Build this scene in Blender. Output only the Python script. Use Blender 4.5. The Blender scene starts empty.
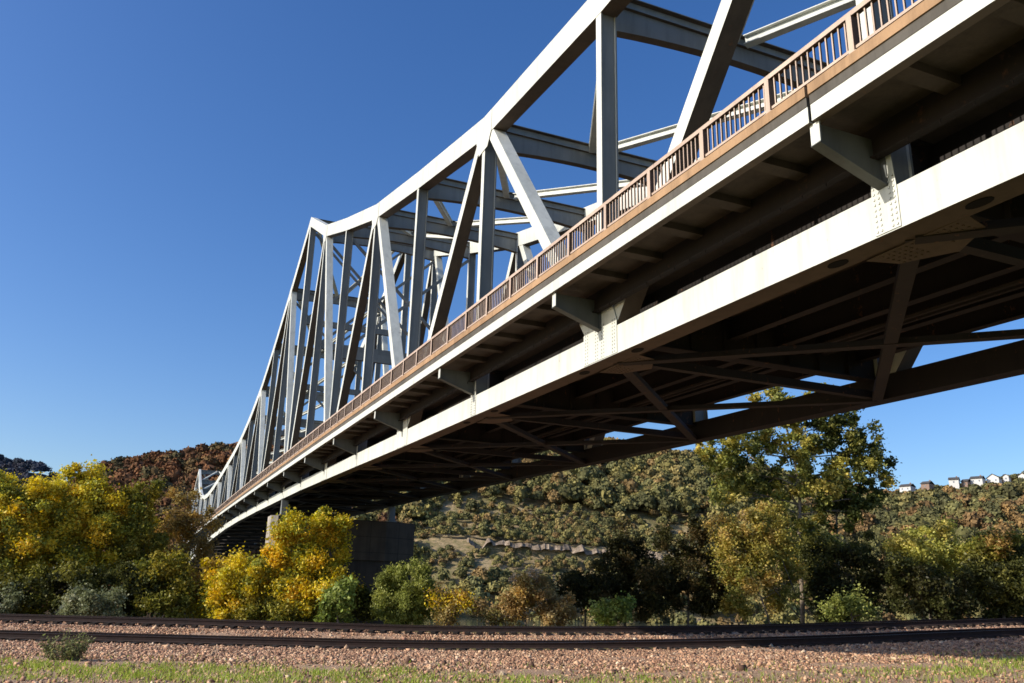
import bpy, math, random
import numpy as np
from mathutils import Vector, Matrix, noise as mnoise

random.seed(7)
RNG = np.random.default_rng(11)
SC = bpy.context.scene
COL = SC.collection
EZ = 2.0                       # height of the eye above the datum
FPX, PITCH, ROLL = 832.416, 0.295322, 0.025975
TH = 0.39619                   # bridge runs away to the left by this angle

# ------------------------------------------------------------------ camera
def cam_axes():
    c, s = math.cos(PITCH), math.sin(PITCH)
    fw = Vector((0, c, s)); up = Vector((0, -s, c)); rt = Vector((1, 0, 0))
    cr, sr = math.cos(ROLL), math.sin(ROLL)
    return cr*rt + sr*up, -sr*rt + cr*up, fw
RT, UP, FW = cam_axes()
cd = bpy.data.cameras.new('camera'); cam = bpy.data.objects.new('camera', cd); COL.objects.link(cam)
cd.sensor_width = 36; cd.lens = FPX/1024*36; cd.clip_start = .1; cd.clip_end = 6000
M = Matrix((RT, UP, -FW)).transposed().to_4x4(); M.translation = (0, 0, EZ)
cam.matrix_world = M
SC.camera = cam

def at(px, py, Y):
    """a point of the place seen at a pixel, at depth Y"""
    d = RT*((px-512)/FPX) - UP*((py-341.5)/FPX) + FW
    d = d*(Y/d.y)
    return Vector((d.x, d.y, d.z+EZ))
def ppm(Y): return FPX/Y*1.02

# ------------------------------------------------------------------ materials
def newmat(name):
    m = bpy.data.materials.new(name); m.use_nodes = True
    nt = m.node_tree; nt.nodes.clear()
    out = nt.nodes.new('ShaderNodeOutputMaterial')
    return m, nt, out
def N(nt, typ, **kw):
    n = nt.nodes.new(typ)
    for k, v in kw.items():
        if k.startswith('i_'): n.inputs[k[2:].replace('_', ' ')].default_value = v
        else: setattr(n, k, v)
    return n
def ramp(nt, fac, stops):
    r = nt.nodes.new('ShaderNodeValToRGB')
    els = r.color_ramp.elements
    while len(els) < len(stops): els.new(.5)
    for e, (p, c) in zip(els, stops):
        e.position = p; e.color = (*c, 1) if len(c) == 3 else c
    nt.links.new(fac, r.inputs['Fac'])
    return r.outputs['Color']
def noise_tex(nt, co, scale, detail=6, rough=.6, vec=None):
    n = N(nt, 'ShaderNodeTexNoise'); n.inputs['Scale'].default_value = scale
    n.inputs['Detail'].default_value = detail; n.inputs['Roughness'].default_value = rough
    if vec:
        mp = N(nt, 'ShaderNodeMapping'); mp.inputs['Scale'].default_value = vec
        nt.links.new(co, mp.inputs['Vector']); co = mp.outputs['Vector']
    nt.links.new(co, n.inputs['Vector'])
    return n.outputs['Fac']
def mix(nt, fac, a, b, mode='MIX'):
    m = nt.nodes.new('ShaderNodeMix'); m.data_type = 'RGBA'; m.blend_type = mode
    for s, v in ((m.inputs[0], fac), (m.inputs[6], a), (m.inputs[7], b)):
        if hasattr(v, 'links') or isinstance(v, bpy.types.NodeSocket): nt.links.new(v, s)
        elif isinstance(v, (int, float)): s.default_value = v
        else: s.default_value = (*v, 1)
    return m.outputs[2]
def principled(nt, out, col, rough=.6, metal=0, spec=.4, bump=None, bstr=.3, bdist=.02):
    p = nt.nodes.new('ShaderNodeBsdfPrincipled')
    if isinstance(col, bpy.types.NodeSocket): nt.links.new(col, p.inputs['Base Color'])
    else: p.inputs['Base Color'].default_value = (*col, 1)
    if isinstance(rough, bpy.types.NodeSocket): nt.links.new(rough, p.inputs['Roughness'])
    else: p.inputs['Roughness'].default_value = rough
    p.inputs['Metallic'].default_value = metal
    p.inputs['Specular IOR Level'].default_value = spec
    if bump is not None:
        b = nt.nodes.new('ShaderNodeBump'); b.inputs['Strength'].default_value = bstr
        b.inputs['Distance'].default_value = bdist
        nt.links.new(bump, b.inputs['Height']); nt.links.new(b.outputs['Normal'], p.inputs['Normal'])
    nt.links.new(p.outputs[0], out.inputs['Surface'])
    return p
def objco(nt): return nt.nodes.new('ShaderNodeTexCoord').outputs['Object']

def mat_paint(name, c1, c2, rust=(.20, .085, .035), amount=.5, rough=.5):
    m, nt, out = newmat(name); co = objco(nt)
    big = noise_tex(nt, co, .35, 5)
    streak = noise_tex(nt, co, 1.0, 5, .65, (3.2, 3.2, .35))
    fine = noise_tex(nt, co, 9, 4, .7)
    base = ramp(nt, big, [(.3, c2), (.65, c1)])
    base = mix(nt, ramp(nt, streak, [(.45, (0, 0, 0)), (.72, (.55, .55, .55))]), base, tuple(x*.66 for x in c2))
    rs = nt.nodes.new('ShaderNodeMath'); rs.operation = 'MULTIPLY'
    nt.links.new(streak, rs.inputs[0]); nt.links.new(fine, rs.inputs[1])
    t = .30 + (1-amount)*.14
    base = mix(nt, ramp(nt, rs.outputs[0], [(t, (0, 0, 0)), (t+.10, (.85, .85, .85))]), base, rust)
    principled(nt, out, base, rough, bump=fine, bstr=.08)
    return m
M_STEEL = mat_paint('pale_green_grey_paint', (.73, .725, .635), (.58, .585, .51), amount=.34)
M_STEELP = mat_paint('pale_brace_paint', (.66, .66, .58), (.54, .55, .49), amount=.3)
M_STEELD = mat_paint('rusty_shade_underside_paint', (.027, .020, .015), (.014, .010, .008), amount=.7, rough=.75)  # rust patches, and shade under the floor put into the colour
M_STEELM = mat_paint('grey_and_shade_paint', (.23, .235, .22), (.165, .17, .16), amount=.35, rough=.65)  # plain grey, also the painted shade on end-on steel faces
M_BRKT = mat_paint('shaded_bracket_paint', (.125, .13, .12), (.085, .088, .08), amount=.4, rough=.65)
M_STEELK = mat_paint('rusty_shade_steel', (.022, .014, .010), (.012, .008, .006), rust=(.07, .03, .014), amount=.8, rough=.9)  # rusty steel, darkened further to paint in shade below the sidewalk
M_BROWN = mat_paint('shade_brown_paint', (.125, .088, .056), (.075, .052, .034), amount=.7, rough=.7)  # brown that paints shade onto lower faces
M_STRUT = mat_paint('strut_paint', (.42, .44, .41), (.32, .34, .32), amount=.35)
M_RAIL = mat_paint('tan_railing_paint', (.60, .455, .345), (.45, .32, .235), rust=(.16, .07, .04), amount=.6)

M_RAILD = mat_paint('rusty_railing_shade', (.15, .088, .058), (.09, .052, .034), amount=.7, rough=.8)  # darker railing tone, paints in its shaded faces
def mat_concrete(name, c1, c2, scale=.6, rough=.9, joints=False):
    m, nt, out = newmat(name); co = objco(nt)
    a = noise_tex(nt, co, scale, 8, .65); b = noise_tex(nt, co, 1.2, 6, .7, (2.0, 2.0, .18)); f = noise_tex(nt, co, 14, 3)
    col = ramp(nt, a, [(.3, c2), (.7, c1)])
    col = mix(nt, ramp(nt, b, [(.45, (0, 0, 0)), (.75, (.7, .7, .7))]), col, tuple(x*.45 for x in c2))
    if joints:
        mp = N(nt, 'ShaderNodeMapping'); mp.inputs['Rotation'].default_value = (math.radians(90), 0, 0)
        bk = N(nt, 'ShaderNodeTexBrick'); bk.inputs['Scale'].default_value = 1; bk.inputs['Mortar Size'].default_value = .018; bk.offset = 0
        bk.inputs['Brick Width'].default_value = 2.4; bk.inputs['Row Height'].default_value = 1.2
        nt.links.new(co, mp.inputs['Vector']); nt.links.new(mp.outputs['Vector'], bk.inputs['Vector'])
        col = mix(nt, bk.outputs['Fac'], col, tuple(x*.4 for x in c2))
    principled(nt, out, col, rough, bump=f, bstr=.25)
    return m
M_CURB = mat_concrete('tan_stained_curb', (.46, .285, .155), (.31, .185, .095))
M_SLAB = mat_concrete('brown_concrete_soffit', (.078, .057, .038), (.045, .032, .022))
M_EDGE = mat_concrete('dark_slab_edge', (.13, .115, .095), (.075, .065, .05))
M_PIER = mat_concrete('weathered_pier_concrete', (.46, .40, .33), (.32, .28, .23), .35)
M_PIERS = mat_concrete('shaded_pier_concrete', (.105, .076, .052), (.058, .042, .030), .5, joints=True)  # pier concrete with its shade put into the colour
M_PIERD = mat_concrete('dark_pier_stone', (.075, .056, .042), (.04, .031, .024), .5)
M_ASPH = mat_concrete('asphalt', (.06, .06, .06), (.045, .045, .045), 1.5)

def mat_leaf():
    m, nt, out = newmat('leaves')
    at_ = N(nt, 'ShaderNodeAttribute', attribute_name='Col')
    d = nt.nodes.new('ShaderNodeBsdfDiffuse'); t = nt.nodes.new('ShaderNodeBsdfTranslucent')
    g = nt.nodes.new('ShaderNodeBsdfGlossy'); g.inputs['Roughness'].default_value = .45
    hs = nt.nodes.new('ShaderNodeHueSaturation'); hs.inputs['Saturation'].default_value = 1.1; hs.inputs['Value'].default_value = .9
    nt.links.new(at_.outputs['Color'], d.inputs['Color']); nt.links.new(at_.outputs['Color'], hs.inputs['Color'])
    nt.links.new(hs.outputs['Color'], t.inputs['Color'])
    a = nt.nodes.new('ShaderNodeMixShader'); a.inputs[0].default_value = .38
    nt.links.new(d.outputs[0], a.inputs[1]); nt.links.new(t.outputs[0], a.inputs[2])
    b = nt.nodes.new('ShaderNodeMixShader'); b.inputs[0].default_value = .015
    nt.links.new(a.outputs[0], b.inputs[1]); nt.links.new(g.outputs[0], b.inputs[2])
    nt.links.new(b.outputs[0], out.inputs['Surface'])
    return m
M_LEAF = mat_leaf()
def mat_vcol(name, rough=.95, scale=8):
    m, nt, out = newmat(name)
    at_ = N(nt, 'ShaderNodeAttribute', attribute_name='Col')
    f = noise_tex(nt, objco(nt), scale, 5, .7)
    col = mix(nt, 1.0, at_.outputs['Color'], ramp(nt, f, [(.25, (.62, .62, .62)), (.75, (1, 1, 1))]), 'MULTIPLY')
    principled(nt, out, col, rough, spec=.2, bump=f, bstr=.4)
    return m
M_STONE = mat_vcol('ballast_stone', .9, 14)
M_FOREST = mat_vcol('forest_leaves', 1.0, .9)
def mat_bark(name, c1, c2):
    m, nt, out = newmat(name); co = objco(nt)
    n = noise_tex(nt, co, 3, 8, .7, (3, 3, .8))
    principled(nt, out, ramp(nt, n, [(.35, c2), (.65, c1)]), .9, bump=n, bstr=.6)
    return m
M_BARK = mat_bark('grey_bark', (.24, .19, .14), (.09, .07, .05))
M_BARKP = mat_bark('pale_bark', (.36, .28, .20), (.13, .10, .07))

def mat_ground():
    m, nt, out = newmat('earth'); co = objco(nt)
    a = noise_tex(nt, co, .25, 6, .6); f = noise_tex(nt, co, 7, 5, .75); v = noise_tex(nt, co, 22, 3, .8)
    grav = ramp(nt, v, [(.30, (.16, .095, .065)), (.5, (.48, .31, .20)), (.72, (.76, .56, .39))])
    dirt = ramp(nt, f, [(.3, (.07, .07, .025)), (.7, (.22, .20, .075))])
    at_ = N(nt, 'ShaderNodeAttribute', attribute_name='Col')
    sep = nt.nodes.new('ShaderNodeSeparateColor'); nt.links.new(at_.outputs['Color'], sep.inputs[0])
    col = mix(nt, sep.outputs[0], dirt, grav)
    principled(nt, out, col, .95, spec=.1, bump=v, bstr=.9, bdist=.06)
    return m
M_GROUND = mat_ground()
def mat_hill():
    m, nt, out = newmat('hill_scrub'); co = objco(nt)
    a = noise_tex(nt, co, .035, 7, .65); f = noise_tex(nt, co, .35, 6, .7, (1, 1, 3))
    c = ramp(nt, a, [(.35, (.21, .17, .075)), (.5, (.38, .275, .15)), (.66, (.52, .38, .23))])
    col = mix(nt, ramp(nt, f, [(.4, (0, 0, 0)), (.62, (.8, .8, .8))]), c, (.13, .135, .05))
    principled(nt, out, col, 1, spec=.1, bump=f, bstr=.8, bdist=1.0)
    return m
M_HILL = mat_hill()
def mat_rock():
    m, nt, out = newmat('pale_rock'); co = objco(nt)
    a = noise_tex(nt, co, .5, 8, .7, (1, 1, 2))
    principled(nt, out, ramp(nt, a, [(.35, (.11, .08, .055)), (.55, (.27, .205, .145)), (.7, (.42, .34, .26))]), .95, bump=a, bstr=.8, bdist=.5)
    return m
M_ROCK = mat_rock()
def mat_water():
    m, nt, out = newmat('river_water'); co = objco(nt)
    principled(nt, out, (.045, .055, .04), .12, spec=.5, bump=noise_tex(nt, co, .8, 5, .6, (1, .4, 1)), bstr=.15)
    return m
M_WATER = mat_water()
def mat_flat(name, c1, c2, rough=.7, scale=3, metal=0):
    m, nt, out = newmat(name); n = noise_tex(nt, objco(nt), scale, 6, .65)
    principled(nt, out, ramp(nt, n, [(.3, c2), (.7, c1)]), rough, metal, bump=n, bstr=.15)
    return m
M_RUST = mat_flat('rusty_rail', (.04, .020, .015), (.018, .010, .008), .9, 5)
M_SHINE = mat_flat('polished_rail_head', (.55, .56, .58), (.40, .41, .43), .3, 4, 1)
M_TIE = mat_flat('creosoted_timber', (.035, .024, .018), (.015, .011, .009), .95, 6)
M_BLACK = mat_flat('dark_opening', (.008, .007, .006), (.005, .004, .004), 1)
M_WHITE = mat_flat('white_siding', (.68, .66, .62), (.58, .56, .53))
M_BRICK = mat_flat('brown_siding', (.30, .20, .15), (.22, .14, .10))
M_ROOF = mat_flat('dark_shingles', (.10, .09, .085), (.06, .055, .05), .9)
M_GLASS = mat_flat('window_glass', (.20, .22, .25), (.12, .13, .15), .1)
M_STICK = mat_bark('dead_stick', (.12, .09, .06), (.05, .035, .025))

# ------------------------------------------------------------------ mesh helpers
class MB:
    def __init__(s): s.v = []; s.f = []
    def add(s, vs, fs):
        o = len(s.v); s.v += [tuple(v) for v in vs]; s.f += [tuple(i+o for i in f) for f in fs]
    def bar(s, p, q, ws, hu, side=(1, 0, 0), cap=True):
        """box from p to q; ws along side, hu along axis x side"""
        p = Vector(p); q = Vector(q); a = (q-p).normalized(); sd = Vector(side)
        sd = (sd - a*sd.dot(a)).normalized(); up = a.cross(sd)
        vs = []
        for c in (p, q):
            for i, j in ((-1, -1), (1, -1), (1, 1), (-1, 1)):
                vs.append(c + sd*(ws/2*i) + up*(hu/2*j))
        s.add(vs, [(0, 1, 5, 4), (1, 2, 6, 5), (2, 3, 7, 6), (3, 0, 4, 7), (3, 2, 1, 0), (4, 5, 6, 7)])
    def box(s, a, b):
        x0, y0, z0 = a; x1, y1, z1 = b
        vs = [(x0, y0, z0), (x1, y0, z0), (x1, y1, z0), (x0, y1, z0), (x0, y0, z1), (x1, y0, z1), (x1, y1, z1), (x0, y1, z1)]
        s.add(vs, [(3, 2, 1, 0), (4, 5, 6, 7), (0, 1, 5, 4), (1, 2, 6, 5), (2, 3, 7, 6), (3, 0, 4, 7)])
    def prism(s, poly, axis, a, b):
        """polygon in the plane across axis (0 = b, 1 = s), extruded from a to b"""
        n = len(poly); vs = []
        for t in (a, b):
            for (u, w) in poly:
                vs.append((t, u, w) if axis == 0 else (u, t, w))
        s.add(vs, [tuple(range(n)), tuple(range(2*n-1, n-1, -1))] + [(i, i+n, (i+1) % n+n, (i+1) % n) for i in range(n)])
    def sweep(s, sections):
        """list of rings with equal counts"""
        n = len(sections[0]); vs = [p for r in sections for p in r]; fs = []
        for k in range(len(sections)-1):
            for i in range(n):
                fs.append((k*n+i, k*n+(i+1) % n, (k+1)*n+(i+1) % n, (k+1)*n+i))
        fs.append(tuple(range(n-1, -1, -1))); L = (len(sections)-1)*n
        fs.append(tuple(L+i for i in range(n)))
        s.add(vs, fs)
    def tube(s, pts, rads, n=6):
        rings = []
        for k, p in enumerate(pts):
            p = Vector(p)
            a = Vector(pts[min(k+1, len(pts)-1)]) - Vector(pts[max(k-1, 0)])
            if a.length < 1e-6: a = Vector((0, 0, 1))
            a.normalize(); u = a.orthogonal().normalized(); w = a.cross(u)
            rings.append([p + (u*math.cos(2*math.pi*i/n) + w*math.sin(2*math.pi*i/n))*rads[k] for i in range(n)])
        s.sweep(rings)
    def build(s, name, mat, parent=None, recalc=True, off=None, smooth=False):
        me = bpy.data.meshes.new(name)
        vs = s.v if off is None else [(x-off[0], y-off[1], z-off[2]) for x, y, z in s.v]
        me.from_pydata(vs, [], s.f); me.update()
        if recalc:
            import bmesh
            bm = bmesh.new(); bm.from_mesh(me); bmesh.ops.recalc_face_normals(bm, faces=bm.faces); bm.to_mesh(me); bm.free()
        if mat: me.materials.append(mat)
        if smooth: me.polygons.foreach_set('use_smooth', [True]*len(me.polygons))
        o = bpy.data.objects.new(name, me); COL.objects.link(o)
        if parent: o.parent = parent
        return o
def np_mesh(name, verts, faces, mat, cols=None, parent=None):
    """verts (n,3), faces (m,k) arrays, cols (n,3)"""
    me = bpy.data.meshes.new(name); k = faces.shape[1]
    me.vertices.add(len(verts)); me.vertices.foreach_set('co', np.ascontiguousarray(verts, np.float32).ravel())
    me.loops.add(faces.size); me.loops.foreach_set('vertex_index', np.ascontiguousarray(faces, np.int32).ravel())
    me.polygons.add(len(faces)); me.polygons.foreach_set('loop_start', np.arange(0, faces.size, k, dtype=np.int32))
    me.polygons.foreach_set('loop_total', np.full(len(faces), k, np.int32))
    me.update(calc_edges=True)
    if cols is not None:
        ca = me.color_attributes.new('Col', 'FLOAT_COLOR', 'POINT')
        c4 = np.ones((len(verts), 4), np.float32); c4[:, :3] = cols
        ca.data.foreach_set('color', c4.ravel())
    me.materials.append(mat)
    o = bpy.data.objects.new(name, me); COL.objects.link(o)
    if parent: o.parent = parent
    return o
def tag(o, label=None, cat=None, group=None, kind=None):
    if label: o['label'] = label
    if cat: o['category'] = cat
    if group: o['group'] = group
    if kind: o['kind'] = kind
    return o
def empty(name, loc, rz=0):
    o = bpy.data.objects.new(name, None); COL.objects.link(o); o.location = loc; o.rotation_euler.z = rz
    o.empty_display_size = .5
    return o

# ================================================================== BRIDGE
PAN = 8.5
BN, BF = 9.146, 18.20            # outer faces of the two trusses
DO, DI = 7.86, 17.70             # outer edges of the deck
def sn(n): return 7.99 + (n-1)*PAN
def interp(tab, n):
    ks = sorted(tab)
    return float(np.interp(n, ks, [tab[k] for k in ks]))
TOPZ = {-4: 17, -3: 16, -2: 15.3, -1: 14.9, 0: 14.85, 1: 15.0, 2: 15.32, 3: 16.15, 4: 18.1, 5: 20.2, 6: 23.0, 7: 26.0, 8: 30.35, 9: 26.8,
        10: 23.65, 11: 21.0, 12: 19.4, 13: 18.3, 14: 17.65, 15: 17.3, 16: 17.0, 17: 16.75, 18: 16.55, 19: 16.5, 20: 16.6, 21: 17.0,
        22: 17.7, 23: 18.9, 24: 21.0, 25: 24.0, 26: 27.4, 27: 24.6, 28: 21.6, 29: 19.2, 30: 17.4, 31: 16.3, 32: 15.6, 33: 15.2}
BOTZ = {-4: 4.5, -1: 5.02, 0: 5.22, 1: 5.42, 2: 5.62, 3: 5.85, 4: 6.08, 5: 6.35, 6: 6.6, 7: 6.85, 8: 7.03, 10: 7.35, 12: 7.6, 14: 7.7,
        17: 7.5, 20: 6.9, 22: 6.1, 24: 5.3, 26: 4.6, 28: 5.2, 30: 5.6, 33: 5.8}
def zd(s):                       # underside of the fascia girder
    return 6.345 + .0262*s - .000045*s*s - 1.2e-6*max(0, s-110)**3
N0, N1 = -4, 33
NODES = range(N0, N1+1)
O = (13.67, sn(8), 5.4)
br = empty('truss_bridge', (Vector((O[0]*math.cos(TH)-O[1]*math.sin(TH), O[0]*math.sin(TH)+O[1]*math.cos(TH), O[2]+EZ))), TH)
tag(br, 'long pale grey-green steel through-truss bridge with tan railing, crossing the whole scene overhead', 'bridge')
def part(mb, name, mat, parent=br):
    o = mb.build(name, mat, parent, off=O)
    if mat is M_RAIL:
        o.data.materials.append(M_RAILD)  # shade coloured into the end-on and lower faces of the railing
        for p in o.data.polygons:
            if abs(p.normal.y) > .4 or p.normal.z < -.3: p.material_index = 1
    if mat is M_STEEL or mat is M_STRUT:      # shade coloured into the end-on, inner and lower faces of the steel
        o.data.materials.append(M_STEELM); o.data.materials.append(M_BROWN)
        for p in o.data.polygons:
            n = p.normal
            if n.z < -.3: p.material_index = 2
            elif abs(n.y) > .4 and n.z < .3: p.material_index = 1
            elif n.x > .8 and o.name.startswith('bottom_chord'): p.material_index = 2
    return o

def hh(tab, n):                  # half the vertical height of a chord whose thickness is constant
    a = abs(interp(tab, n+.5)-interp(tab, n-.5))/PAN
    return math.sqrt(1+a*a)
CH_T, CH_B = .86, .66
FIN = lambda n: (-.0)
def truss(bo, sg):
    bi = bo + sg*.5; bm_ = (bo+bi)/2
    # chords
    for tab, th, nm in ((TOPZ, CH_T, 'top_chord'), (BOTZ, CH_B, 'bottom_chord')):
        m = MB(); rings = []
        for n in NODES:
            h = th/2*hh(tab, n); z = tab[n] if n in tab else interp(tab, n)
            rings.append([(bo, sn(n), z-h), (bi, sn(n), z-h), (bi, sn(n), z+h), (bo, sn(n), z+h)])
        m.sweep(rings); part(m, nm, M_STEEL if sg > 0 or nm == 'top_chord' else M_STEELD)  # far lower chord coloured dark for the shade of the deck
    # verticals (built as an H of two flanges and a web) and diagonals
    o1, o2 = bo+sg*.012, bi-sg*.012
    for n in NODES:
        s = sn(n); z0 = interp(BOTZ, n)+.1; z1 = TOPZ[n]-.15
        w = .135 if n != 8 and n != 26 else .26
        m = MB()
        m.box((min(o1, o1+sg*.045), s-w, z0), (max(o1, o1+sg*.045), s+w, z1))
        m.box((min(o2, o2-sg*.045), s-w, z0), (max(o2, o2-sg*.045), s+w, z1))
        m.box((min(o1, o2)+.045, s-w+.045, z0), (max(o1, o2)-.045, s+w-.045, z1))
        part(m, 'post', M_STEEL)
        if n % 2:
            for k in (-1, 1):
                e = n+k
                if e < N0 or e > N1: continue
                p = Vector((bm_, s+k*.30, TOPZ[n]-.1)); q = Vector((bm_, sn(e)-k*.25, interp(BOTZ, e)+.1))
                m = MB(); m.bar(p, q, .46, .40)
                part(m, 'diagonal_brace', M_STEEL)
    # gusset plates standing 12 mm proud of the outer face
    for n in NODES:
        s = sn(n); zb = interp(BOTZ, n); f0, f1 = bo-sg*.014, bo-sg*.002
        m = MB()
        hw = .23 if n % 2 else .80
        top = zd(s)-.02
        sl = (interp(BOTZ, n+.5)-interp(BOTZ, n-.5))/PAN
        if n % 2: poly = [(s-hw, zb-.31-sl*hw), (s+hw, zb-.31+sl*hw), (s+hw, zb+.3), (s+.17, top), (s-.17, top), (s-hw, zb+.3)]
        else: poly = [(s-hw, zb-.31-sl*hw), (s+hw, zb-.31+sl*hw), (s+hw, zb+.45), (s+.5, top), (s-.5, top), (s-hw, zb+.45)]
        m.prism(poly, 0, f0, f1)
        if n in (0, 1, 2, 3):       # rivet heads
            rows = [-.18, -.10, .10, .18] if n % 2 else [-.7, -.6, -.2, -.1, .1, .2, .6, .7]
            zz = -.26
            while zz < .55:
                for r in rows:
                    c = (f0-sg*.006, s+r, zb+zz+sl*r)
                    m.box((min(c[0], c[0]+sg*.016)-.006, c[1]-.014, c[2]-.014), (max(c[0], c[0]+sg*.016), c[1]+.014, c[2]+.014))
                zz += .085
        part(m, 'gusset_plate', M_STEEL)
        if n % 2 == 1:              # top node plate
            m = MB(); z = TOPZ[n]
            a = (TOPZ.get(n+1, z)-z)/PAN; b = (z-TOPZ.get(n-1, z))/PAN
            hw = .75; h = CH_T/2*.98
            m.prism([(s-hw, z-b*hw+h), (s-hw, z-b*hw-h), (s-.42, z-h-.55), (s+.42, z-h-.55), (s+hw, z+a*hw-h), (s+hw, z+a*hw+h), (s, z+h*1.0)], 0, f0, f1)
            part(m, 'gusset_plate', M_STEEL)
truss(BN, 1); truss(BF, -1)

# bracing overhead
for n in NODES:
    s = sn(n); z = TOPZ[n]+.30
    b0, b1 = BN+.5, BF-.5; bmid = (b0+b1)/2
    m = MB()
    prof = [(b0, z)]; lo = []
    for i in range(13):
        t = i/12; b = b0+(b1-b0)*t
        lo.append((b, z-(.88+.25*(2*t-1)**2)))
    poly = [(b0, z), *lo, (b1, z)]
    m.prism(poly, 1, s-.015, s+.015)
    m.box((b0, s-.17, z+.002), (b1, s+.17, z+.03))
    m.box((b0, s-.12, z-.30), (b1, s+.12, z-.275))
    for (p, q) in zip(lo[:-1], lo[1:]): m.bar((p[0], s, p[1]-.014), (q[0], s, q[1]-.014), .26, .022, (0, 1, 0))
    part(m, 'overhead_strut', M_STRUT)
    if n > N0:                      # K bracing: from the middle of this strut to both ends of the one before
        for pb, k in ((b0, -1), (b1, 1)):
            m = MB(); p = (bmid+k*.2, s-.18, TOPZ[n]+.1); q = (pb-k*.05, sn(n-1)+.35, TOPZ[n-1]+.1)
            m.bar((p[0], p[1], p[2]+.14), (q[0], q[1], q[2]+.14), .03, .26, (0, 0, 1))
            m.bar((p[0], p[1], p[2]-.14), (q[0], q[1], q[2]-.14), .03, .26, (0, 0, 1))
            m.bar(p, q, .25, .03, (0, 0, 1))
            part(m, 'overhead_brace', M_STEELP)
    if TOPZ[n]-zd(s) > 13:
        zl = max(zd(s)+6.6, TOPZ[n]-9)
        levels = [zl]
        if TOPZ[n]-zl > 9: levels = [zl, (zl+TOPZ[n])/2]
        up = TOPZ[n]-1.0
        for zl in levels[::-1]:
            m = MB(); m.box((b0, s-.12, zl-.25), (b1, s+.12, zl+.25)); part(m, 'sway_strut', M_STRUT)
            m = MB(); m.bar((b0, s-.06, zl+.25), (b1, s-.06, up), .1, .2, (0, 1, 0)); part(m, 'sway_brace', M_STRUT)
            m = MB(); m.bar((b1, s+.06, zl+.25), (b0, s+.06, up), .1, .2, (0, 1, 0)); part(m, 'sway_brace', M_STRUT)
            up = zl-.25
# floor: beams, laterals, brackets
for n in NODES:
    s = sn(n); zb = interp(BOTZ, n); z = zd(s)
    b0, b1 = BN+.5, BF-.5
    m = MB()
    m.box((b0, s-.015, zb+.22), (b1, s+.015, z+.13)); m.box((b0, s-.19, zb+.19), (b1, s+.19, zb+.215)); m.box((b0, s-.15, z+.105), (b1, s+.15, z+.128))
    for k in range(1, 8):
        b = b0+(b1-b0)*k/8; m.box((b-.012, s-.12, zb+.22), (b+.012, s+.12, z+.10))
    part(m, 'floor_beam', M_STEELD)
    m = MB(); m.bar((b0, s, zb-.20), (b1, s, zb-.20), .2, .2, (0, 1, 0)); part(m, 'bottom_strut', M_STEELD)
    m = MB(); zp = zb-.345
    m.prism([(b0+.5, s-.75), (b0+.9, s), (b0+.5, s+.75), (b0-.02, s+.9), (b0-.02, s-.9)], 0, 0, 1)
    m.v = [(b, s_, zp-.006+.012*t) for (t, b, s_) in m.v]
    if n in (0, 1, 2):
        for i in range(5):
            for j in range(13):
                b = b0+.06+i*.11; q = s-.66+j*.11
                if abs(q-s) < .12 and i > 0: continue
                m.box((b-.014, q-.014, zp-.02), (b+.014, q+.014, zp-.004))
    part(m, 'lateral_gusset', M_BROWN)
    if n in (0, 1, 2, 3):
        for k in (-1, 1):           # dark access holes in the underside of the chord
            m = MB(); q0 = s+k*1.25; zq = interp(BOTZ, n+k*1.25/PAN)-CH_B/2-.012
            m.prism([(BN+.25+.11*math.cos(a*math.pi/7), q0+.2*math.sin(a*math.pi/7)) for a in range(14)], 0, 0, 1)
            m.v = [(b, s_, zq+.014*t) for (t, b, s_) in m.v]
            part(m, 'access_hole', M_BLACK)
    if n < N1:
        zb2 = interp(BOTZ, n+1)
        for k, (pa, pb) in enumerate(((b0, b1), (b1, b0))):
            m = MB(); dz = -.20-.02*k
            m.bar((pa, s, zb+dz-.08), (pb, sn(n+1), zb2+dz-.08), .13 if k else .14, .26, (0, 0, 1))
            part(m, 'bottom_lateral', M_STEELD)
    # sidewalk bracket outside the near truss
    m = MB(); t0, t1 = DO+.10, BN-.016
    m.prism([(t0, z-.004), (t0, z-.33), (t1, z-.74), (t1, z-.004)], 1, s-.012, s+.012)
    m.bar((t0-.04, s, z-.338), (t1, s, z-.752), .18, .02, (0, 1, 0))
    m.box((t1-.02, s-.10, z-.74), (t1, s+.10, z-.006))
    bk = part(m, 'sidewalk_bracket', M_BRKT)
    m = MB(); m.box((t0-.03, s-.09, z-.33), (t0-.003, s+.09, z-.006)); part(m, 'end_plate', M_STEEL, bk)

def srange(a, b, step):
    k = max(1, int(round((b-a)/step))); return [a+(b-a)*i/k for i in range(k+1)]
SA, SB = sn(N0)-1, sn(N1)+1
def run(b0, b1, za, zb, a=SA, b=SB):
    m = MB()
    m.sweep([[(b0, s, zd(s)+za), (b1, s, zd(s)+za), (b1, s, zd(s)+zb), (b0, s, zd(s)+zb)] for s in srange(a, b, PAN/2)])
    return m
JT = sn(1)                       # expansion joint in the sidewalk
GAP = .03
def run2(b0, b1, za, zb):
    m = run(b0, b1, za, zb, SA, JT-GAP); m2 = run(b0, b1, za, zb, JT+GAP, SB); m.add(m2.v, m2.f); return m
m = run2(DO, DO+.03, 0, .26); q = run2(DO+.03, DO+.16, 0, .025); m.add(q.v, q.f)
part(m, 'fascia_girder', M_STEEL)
part(run2(DO-.008, DO+.25, .263, .42), 'slab_edge', M_EDGE)
part(run2(DO-.03, DO+.22, .423, .585), 'curb', M_CURB)
part(run(DO+.165, BN-.16, .16, .42), 'sidewalk_slab', M_SLAB)
m = MB()
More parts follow.
